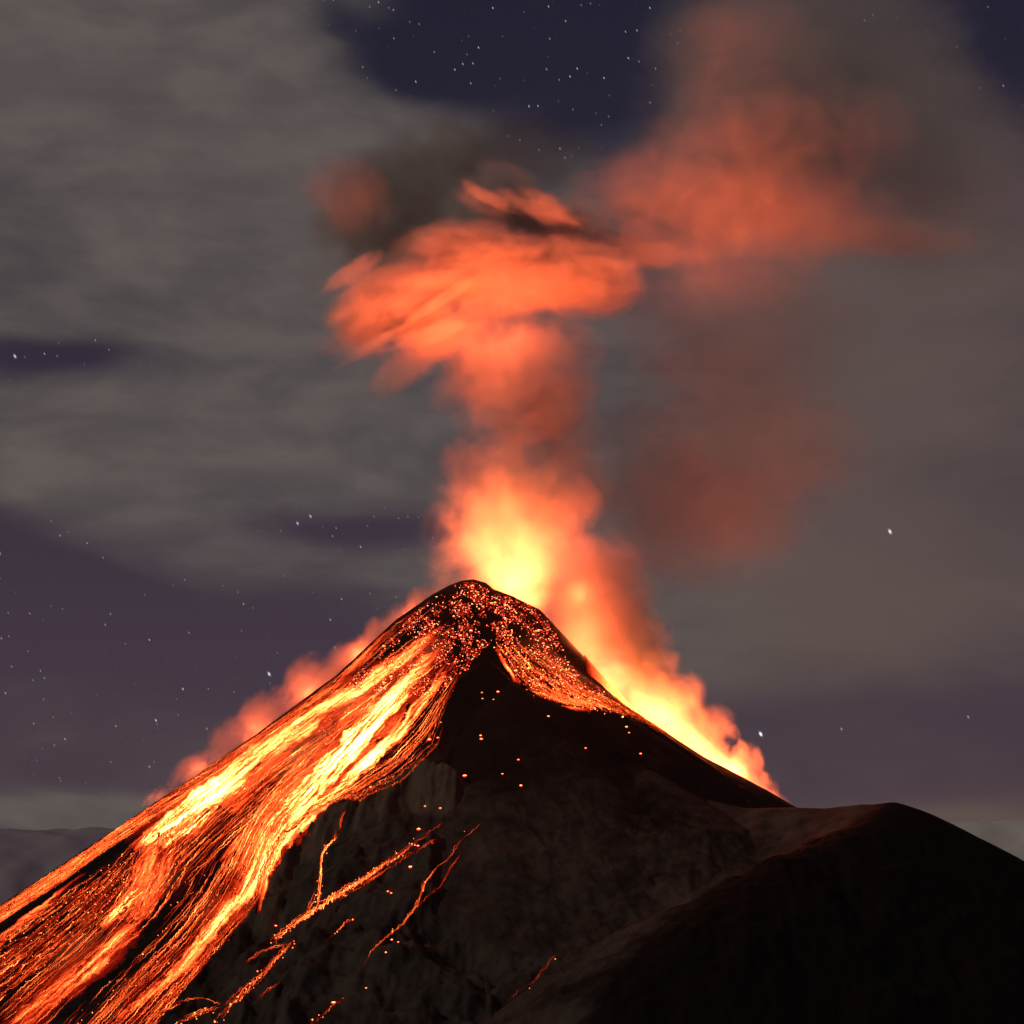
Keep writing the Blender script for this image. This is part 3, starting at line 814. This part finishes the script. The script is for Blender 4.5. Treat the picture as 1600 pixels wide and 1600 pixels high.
# ------------------------------------------------------------------ glowing rocks
def rock_mesh(seed):
    rg = np.random.default_rng(seed)
    import bmesh
    bm = bmesh.new()
    bmesh.ops.create_icosphere(bm, subdivisions=2, radius=1.0)
    for v in bm.verts:
        v.co *= 1 + 0.28 * (rg.random() - .5)
        v.co.z *= 0.8
    me = bpy.data.meshes.new('glowing_rock')
    bm.to_mesh(me); bm.free()
    a = me.attributes.new('molten', 'FLOAT', 'POINT')
    hv = [7.5 if (v.co.z > 0.25) else 1.1 for v in me.vertices]  # dimmer red lower part paints a halo below the white-hot top
    a.data.foreach_set('value', hv)
    me.materials.append(m_rock)
    return me
m_rock.cycles.emission_sampling = 'AUTO'
rocks = [rock_mesh(s) for s in range(6)]
def put_rock(px, py, r, label, group, k):
    G = surf(np.array([float(px)]), np.array([float(py)]), 0.3 * r)[0]
    if not np.isfinite(G).all(): return
    o = bpy.data.objects.new('glowing_rock', rocks[k % 6])
    o.location = G; r *= 1.25; o.scale = (r, r, r * .9); o.rotation_euler = (0, 0, k * 1.3)
    tag(o, label, 'rock', group)
    C.objects.link(o)
SINGLE = [
    (726, 1215, 1.9, 'large glowing rock alone on the dark slope above the buttress'),
    (752, 1156, 1.5, 'lower of two touching red sparks on the dark upper slope'),
    (751, 1149, 1.2, 'upper of two touching red sparks on the dark upper slope'),
    (778, 1081, 1.4, 'bright red rock just under the point of the dark ash below the summit'),
    (753, 1084, 1.0, 'small red rock left of the brighter one below the summit'),
    (754, 1095, 0.9, 'small red rock beneath the leftmost one below the summit'),
    (771, 1093, 0.8, 'tiny red rock beneath the bright one below the summit'),
    (810, 1188, 1.2, 'red rock in the middle of the smooth dark ash face'),
    (814, 1231, 1.4, 'red rock low on the smooth dark ash face'),
    (785, 1209, 0.9, 'dim red rock between two brighter ones on the ash face'),
    (857, 1120, 1.2, 'pink-red rock just under the glowing rubble edge'),
    (979, 1139, 1.4, 'upper of two red rocks under the right skyline'),
    (983, 1146, 0.9, 'lower of two red rocks under the right skyline'),
    (1001, 1178, 1.2, 'rightmost red rock on the dark ash slope'),
    (915, 1171, 1.0, 'lone faint rock on the dark ash right of centre'),
    (671, 1157, 1.8, 'bright red rock beside the right edge of the white-hot flow'),
    (684, 1154, 1.2, 'small rock right of the bright red rock by the white-hot flow'),
    (689, 1131, 0.8, 'tiny rock above the bright red rock by the white-hot flow'),
    (579, 1232, 1.3, 'pink rock on top of the brown buttress beside the flow'),
    (654, 1299, 1.8, 'bright rock at the top end of the diagonal lava stream'),
    (641, 1359, 1.6, 'bright rock just right of the diagonal lava stream'),
    (653, 1326, 1.1, 'small rock beside the upper diagonal lava stream'),
    (688, 1265, 1.1, 'dim orange rock at the right end of the buttress'),
    (664, 1261, 1.0, 'dim red rock on the upper buttress'),
    (521, 1571, 1.7, 'bright rock at the bottom of the front slope'),
    (431, 1452, 1.1, 'red rock left of where the narrow stream lands'),
    (603, 1491, 0.9, 'red rock below the kinked lava trickle'),
    (612, 1472, 1.0, 'left rock of a pair beside the kinked lava trickle'),
    (622, 1474, 0.8, 'right rock of a pair beside the kinked lava trickle'),
    (606, 1396, 1.0, 'left rock of a close pair on the dark ledge'),
    (611, 1398, 1.0, 'right rock of a close pair on the dark ledge'),
    (572, 1546, 0.8, 'faint rock above the brightest rock at the bottom'),
]
for k, (px, py, r, lab) in enumerate(SINGLE):
    put_rock(px, py, r, lab, 'scattered glowing rocks on the dark slope', k)
# the rubble of the summit: 260 as rocks, the finer rest as one
import itertools
POLY = np.array([(655, 952), (700, 920), (735, 910), (775, 926), (832, 949), (866, 986), (884, 1026), (900, 1050), (985, 1112), (960, 1106), (870, 1096), (832, 1084),
                 (800, 1050), (768, 1008), (752, 1018), (738, 1045), (715, 1055), (690, 1085), (640, 1090), (570, 1085), (530, 1090), (560, 1050), (620, 985)], float)
def inpoly(x, y):
    c = np.zeros(len(x), bool); n = len(POLY); j = n - 1
    for i in range(n):
        xi, yi = POLY[i]; xj, yj = POLY[j]
        c ^= ((yi > y) != (yj > y)) & (x < (xj - xi) * (y - yi) / (yj - yi + 1e-9) + xi); j = i
    return c
def sample_poly(n, seed):
    rg = np.random.default_rng(seed); X = []; Y = []; tot = 0
    while tot < n:
        x = rg.uniform(525, 990, 4000); y = rg.uniform(908, 1115, 4000)
        cl_ = vnoise(x / 14, y / 14, 321) + 0.6 * vnoise(x / 5, y / 5, 322)
        wgt = np.clip(0.45 + cl_ * 1.8, 0, 1)
        d = np.minimum(distpoly([(665, 955), (690, 935), (712, 925)], x, y) / 16, 1) * np.minimum(distpoly([(600, 1030), (655, 985)], x, y) / 9, 1)
        m = inpoly(x, y) & (rg.random(4000) < wgt * d)
        X.append(x[m]); Y.append(y[m]); tot += m.sum()
    return np.concatenate(X)[:n], np.concatenate(Y)[:n]
px, py = sample_poly(260, 5)
sz = np.clip(np.exp(RNG.normal(-0.25, 0.42, 260)), 0.45, 1.9)
for k in range(260):
    put_rock(px[k], py[k], sz[k], 'one of many small red-hot rocks strewn thickly over the summit cone', 'red-hot rocks strewn over the summit', k)
S = Strands()
hot_clasts(S, 3200, lambda rg, n: sample_poly(n, 77), 78, r=(.2, .9), heat=(0.9, 9))
hot_clasts(S, 1900, lambda rg, n: sample_poly(n, 177), 79, r=(.7, 1.7), heat=(0.15, 0.8))  # larger dim red clasts added as a halo around the bright ones
eo = S.build('ember_rubble', m_ember)
tag(eo, 'fine glowing cinders with added red halo clasts over the summit cone', 'embers', kind='stuff')

# ------------------------------------------------------------------ smoke, ash and fire (true volumes)
def volume_material(name, albedo, fire=False, streak=1.0):
    m = bpy.data.materials.new(name); m.use_nodes = True
    t = NT(m.node_tree)
    oi = t.n('ShaderNodeObjectInfo')
    sc = t.n('ShaderNodeSeparateColor'); t.put(sc.inputs[0], oi.outputs['Color'])
    ob = t.n('ShaderNodeTexCoord').outputs['Object']
    pos = t.n('ShaderNodeNewGeometry').outputs['Position']
    r = t.vm('LENGTH', ob)
    off = t.math('MULTIPLY', oi.outputs['Random'], 40.0)
    n1 = t.noise(t.vm('ADD', ob, t.combine(off, off, off)), 1.7, 3, 0.6, 0.4)
    n2 = t.noise(pos, 0.020, 4, 0.6, 0.6)
    nn = t.math('ADD', t.math('MULTIPLY', t.math('SUBTRACT', n1, 0.5), 1.5), t.math('MULTIPLY', t.math('SUBTRACT', n2, 0.5), 1.3))
    rr_ = t.math('ADD', r, t.math('MULTIPLY', nn, sc.outputs[2]))
    body = t.math('SUBTRACT', 1.0, t.smooth(rr_, -0.05 if fire else 0.30, 0.98))
    hull = t.math('SUBTRACT', 1.0, t.smooth(r, 0.72, 1.0))
    d = t.math('MULTIPLY', body, hull)
    dens = t.math('MULTIPLY', d, sc.outputs[0])
    pv = t.n('ShaderNodeVolumePrincipled')
    pv.inputs['Color'].default_value = (*albedo, 1)
    pv.inputs['Anisotropy'].default_value = 0.0
    t.put(pv.inputs['Density'], dens)
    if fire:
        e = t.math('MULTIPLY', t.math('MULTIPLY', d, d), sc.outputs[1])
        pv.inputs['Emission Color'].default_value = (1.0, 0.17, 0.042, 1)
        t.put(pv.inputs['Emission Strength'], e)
    out = t.n('ShaderNodeOutputMaterial'); t.put(out.inputs['Volume'], pv.outputs[0])
    m.cycles.homogeneous_volume = False
    return m
m_smoke = volume_material('ash_smoke', (0.86, 0.80, 0.76))
m_ash = volume_material('brown_ash', (0.50, 0.38, 0.28))
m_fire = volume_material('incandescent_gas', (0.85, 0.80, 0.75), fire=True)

import bmesh
_bm = bmesh.new(); bmesh.ops.create_icosphere(_bm, subdivisions=3, radius=1.0)
puff_me = {}
for mm in (m_smoke, m_ash, m_fire):
    me = bpy.data.meshes.new('smoke_puff'); _bm.to_mesh(me); me.materials.append(mm); puff_me[mm.name] = me
_bm.free()
def plume(name, label, cat, mat, puffs, y0=3090, part='smoke_puff'):
    root = empty(name, W(puffs[0][0], puffs[0][1], y0))
    tag(root, label, cat)
    for p in puffs:
        px, py, rx, ry, rot, D = p[:6]
        dyy = p[6] if len(p) > 6 else 0
        em = p[7] if len(p) > 7 else 0
        nz_ = p[8] if len(p) > 8 else 0.55
        y = y0 + dyy
        o = bpy.data.objects.new(part, puff_me[mat.name])
        s = y / FPX
        loc = W(px, py, y)
        o.parent = root
        o.location = tuple(a - b for a, b in zip(loc, root.location))
        dep = min(rx, ry) * 1.15
        o.scale = (rx * s, dep * s, ry * s)
        o.rotation_euler = (0, -R(rot), 0)
        o.color = (D, em, nz_, 1)
        C.objects.link(o)
    return root

def wisps(line, n, seed, rots, dens, up):
    rg = np.random.default_rng(seed); P, _ = resample(line, 100); out = []
    for k in range(n):
        q = P[int((k + rg.random()) / n * 99)]
        w_ = 1 - 0.5 * k / n
        out.append((float(q[0] + rg.normal(0, 8)), float(q[1] - up * w_ * rg.uniform(0, 2.2)), float(rg.uniform(26, 46) * w_), float(rg.uniform(13, 22) * w_),
                    float(rg.uniform(*rots)), float(rg.uniform(*dens)), float(rg.normal(0, 12)), 0, 0.75))
    return out
def petals(cx, cy, sx, sy, n, seed, rots):
    rg = np.random.default_rng(seed)
    return [(float(cx + rg.normal(0, sx)), float(cy + rg.normal(0, sy)), float(rg.uniform(55, 85)), float(rg.uniform(13, 22)), float(rg.uniform(*rots)), float(rg.uniform(.015, .035)), float(rg.uniform(-45, -10)), 0, 0.7) for k in range(n)]
# (px, py, rx, ry, tilt, density per metre, depth offset, fire, raggedness)
plume('fire_fountain', 'yellow-white glow of incandescent gas bursting from the vent', 'fire', m_fire, [
    (808, 932, 85, 52, -10, 0.002, 0, 0.20, 0.6),
    (775, 905, 90, 60, 20, 0.003, 10, 0.045, 0.9),
    (830, 895, 70, 70, -40, 0.003, 10, 0.045, 0.9),
    (785, 870, 150, 110, 0, 0.003, 10, 0.022, 0.9),
    (790, 815, 150, 150, 0, 0.003, 10, 0.017, 1.0),
    (770, 865, 26, 70, 8, 0.003, -15, 0.035, 0.9), (815, 865, 24, 70, -12, 0.003, -15, 0.045, 0.9), (745, 875, 24, 55, 20, 0.003, -15, 0.035, 0.9),
    (850, 800, 26, 75, -20, 0.003, -15, 0.035, 1.0), (790, 780, 24, 70, 6, 0.003, -15, 0.03, 1.0), (745, 800, 24, 60, 14, 0.003, -15, 0.03, 1.0),
], 3085, 'fire_puff')
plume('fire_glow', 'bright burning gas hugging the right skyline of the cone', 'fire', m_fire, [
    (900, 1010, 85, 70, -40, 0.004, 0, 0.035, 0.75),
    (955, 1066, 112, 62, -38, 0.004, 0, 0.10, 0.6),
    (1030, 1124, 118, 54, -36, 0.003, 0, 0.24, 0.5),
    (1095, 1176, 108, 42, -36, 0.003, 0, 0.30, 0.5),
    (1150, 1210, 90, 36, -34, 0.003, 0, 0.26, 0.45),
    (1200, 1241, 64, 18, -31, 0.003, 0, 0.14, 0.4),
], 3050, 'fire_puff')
plume('smoke_billow', 'glowing orange smoke billow rolling off the right side of the summit', 'smoke', m_smoke, [
    (900, 910, 105, 90, 10, 0.013, 0, 0, .7), (955, 925, 90, 85, 0, 0.014, 10, 0, .7), (925, 975, 110, 85, -15, 0.013, 0, 0, .7),
    (985, 990, 80, 70, -20, 0.015, 0, 0, .75), (1010, 1040, 62, 66, 50, 0.016, 0, 0, .75), (1055, 1090, 62, 60, 50, 0.012, 0, 0, .75),
    (1110, 1140, 50, 42, 50, 0.010, 0, 0, .75), (1155, 1190, 40, 28, 50, 0.008, 0, 0, .7), (1000, 1030, 50, 28, 15, 0.014, -10, 0, .7),
    (975, 1000, 90, 30, 25, 0.014, -10, 0, .7),
] + wisps([(990, 1040), (1060, 1100), (1120, 1150), (1170, 1200), (1215, 1240)], 26, 31, (95, 135), (.012, .02), 14), 3080)
plume('smoke_trail', 'low orange smoke trailing along the left skyline of the cone', 'smoke', m_smoke, [
    (655, 950, 60, 34, 50, 0.014, 0, 0, .7), (600, 995, 60, 38, 45, 0.012, 0, 0, .75), (540, 1040, 62, 42, 40, 0.012, 0, 0, .75), (485, 1070, 66, 50, 60, 0.012, 0, 0, .8),
    (415, 1120, 66, 50, 45, 0.012, 0, 0, .8), (360, 1160, 60, 42, 55, 0.010, 0, 0, .75), (300, 1203, 55, 28, 40, 0.009, 0, 0, .7),
    (240, 1245, 50, 15, 34, 0.006, 0, 0, .5)] + wisps([(680, 930), (600, 985), (520, 1060), (430, 1130), (330, 1196), (230, 1255)], 30, 32, (38, 75), (.010, .018), 7), 3050)
plume('eruption_column', 'ragged orange column of hot ash rising straight above the vent', 'ash column', m_smoke, [
    (765, 800, 85, 95, 10, 0.009, 0, 0, .75), (855, 810, 95, 90, -10, 0.009, 0, 0, .75), (790, 735, 90, 85, 10, 0.010, 0, 0, .75),
    (885, 765, 95, 85, 20, 0.010, 0, 0, .75), (725, 735, 50, 62, 20, 0.012, 0, 0, .75), (840, 690, 95, 70, 0, 0.007, 0, 0, .75),
    (890, 670, 75, 110, -5, 0.0055, 0, 0, .7), (810, 640, 125, 85, 0, 0.008, 0, 0, .9), (800, 590, 140, 110, 0, 0.0065, 0, 0, .9), (870, 570, 95, 120, 0, 0.0055, 20, 0, .9), (770, 540, 110, 95, 0, 0.0055, 20, 0, .9), (850, 655, 90, 50, 15, 0.010, 0, 0, .9),
    (770, 612, 80, 36, 5, 0.010, -10, 0, .75), (880, 620, 80, 40, 20, 0.008, -10, 0, .75), (715, 600, 75, 40, 35, .005, 0, 0, .7),
], 3100)
plume('ash_cloud', 'vivid orange mushroom head of the eruption cloud with fanned lobes', 'ash cloud', m_smoke, [
    (640, 465, 150, 74, 14, 0.030, 0, 0, .6), (585, 485, 100, 62, 16, 0.030, 0, 0, .65), (590, 520, 100, 40, 5, 0.020, 0, 0, .65),
    (715, 400, 140, 70, 10, 0.032, 0, 0, .6), (800, 430, 150, 80, 0, 0.032, 0, 0, .55), (900, 430, 135, 76, -8, 0.032, 0, 0, .6),
    (950, 385, 150, 42, -8, 0.020, 10, 0, .65), (1020, 390, 120, 36, -5, 0.012, 15, 0, .65),
    (795, 300, 95, 52, -22, 0.024, 20, 0, .65), (850, 345, 100, 60, -25, 0.022, 20, 0, .65), (760, 345, 110, 45, 10, 0.018, 20, 0, .65), (780, 335, 120, 62, 0, 0.018, 25, 0, .7), (545, 315, 100, 80, -25, 0.0032, 20, 0, .8), (870, 345, 110, 55, -10, 0.014, 15, 0, .75), (960, 345, 120, 50, 0, 0.008, 20, 0, .75),
    (635, 575, 95, 36, 30, 0.012, 0, 0, .7), (690, 520, 110, 50, 18, 0.020, 0, 0, .7),
    (545, 545, 95, 28, -8, 0.007, 0, 0, .6), (620, 420, 90, 36, 28, 0.020, -5, 0, .65), (680, 375, 70, 32, 35, 0.018, -5, 0, .65),
] + petals(600, 475, 45, 35, 8, 41, (12, 38)) + petals(715, 400, 45, 30, 7, 42, (-5, 30)) + petals(890, 430, 55, 22, 8, 43, (-18, 8)) + petals(800, 320, 40, 22, 4, 44, (-35, -15)), 3100)
plume('ash_cloud', 'brown unlit ash cloud behind the upper left of the mushroom head', 'ash cloud', m_ash, [
    (590, 330, 130, 130, 20, 0.006, 110, 0, .7), (690, 280, 160, 120, 0, 0.006, 130, 0, .7), (650, 370, 140, 90, 20, 0.007, 110, 0, .7), (545, 330, 85, 100, 0, 0.005, 60, 0, .7),
    (790, 250, 180, 90, 0, 0.005, 130, 0, .7), (520, 420, 70, 110, 0, 0.002, 100, 0, .6), (620, 390, 60, 40, 20, 0.012, 50, 0, .6),
], 3150)
plume('smoke_drift', 'red-orange smoke drifting far to the upper right of the column', 'smoke', m_smoke, [
    (1080, 330, 210, 100, 8, 0.0060, 0, 0, .65), (1220, 260, 190, 150, 0, 0.0052, 30, 0, .65), (1240, 345, 240, 90, -3, 0.0085, 0, 0, .6), (1410, 370, 175, 44, -3, 0.015, 0, 0, .6),
    (1310, 210, 160, 110, 0, 0.007, 40, 0, .65), (1170, 130, 180, 170, 0, 0.0055, 60, 0, .6), (1130, 250, 180, 130, 10, .006, 20, 0, .65), (1000, 290, 150, 80, 10, 0.006, 0, 0, .65),
], 3120)
plume('smoke_drift', 'grey-brown smoke bank filling the upper right corner of the sky', 'smoke', m_smoke, [
    (1200, 130, 250, 230, 0, 0.0034, 0, 0, .6), (1380, 220, 260, 250, 0, 0.0034, 0, 0, .6), (1300, 60, 250, 170, 0, 0.0030, 0, 0, .6), (1100, 230, 170, 140, 0, 0.0025, 0, 0, .6), (1080, 60, 100, 110, 0, 0.0025, 0, 0, .6), (1460, 330, 190, 180, 0, 0.0015, 0, 0, .5),
], 3450)
plume('smoke_drift', 'faint reddish smoke veil hanging right of the column', 'smoke', m_smoke, [
    (1150, 500, 260, 190, -10, 0.0026, 0, 0, .6), (1140, 690, 260, 200, 0, 0.0032, 0, 0, .6), (1100, 810, 230, 150, 10, 0.0040, 0, 0, .6), (1000, 740, 130, 150, 0, 0.0022, 0, 0, .6), (1240, 700, 150, 170, 0, 0.0011, 0, 0, .6),
], 3200)

# added red glow volumes imitating bloom over the lava field
def on_slope(pts):
    out = []
    for (px, py, rx, ry, rot, D, em) in pts:
        y = float(lookup(DM, px, py))
        out.append((px, py, rx, ry, rot, D, y - 3000 - 4, em, 0.5))
    return out
plume('lava_bloom', 'thin red bloom volume added over the lava field', 'bloom', m_fire, on_slope([
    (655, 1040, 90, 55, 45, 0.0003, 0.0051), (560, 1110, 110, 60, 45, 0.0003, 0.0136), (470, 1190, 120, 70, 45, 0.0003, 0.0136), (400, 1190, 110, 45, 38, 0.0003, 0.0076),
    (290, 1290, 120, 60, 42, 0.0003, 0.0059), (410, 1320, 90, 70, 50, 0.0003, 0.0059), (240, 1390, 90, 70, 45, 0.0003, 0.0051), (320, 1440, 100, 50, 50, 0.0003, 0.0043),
    (110, 1500, 120, 60, 42, 0.0003, 0.0037), (870, 1050, 120, 45, -38, 0.0003, 0.0076)]), 3000, 'gas_puff')  # each puff is a piece of the added bloom
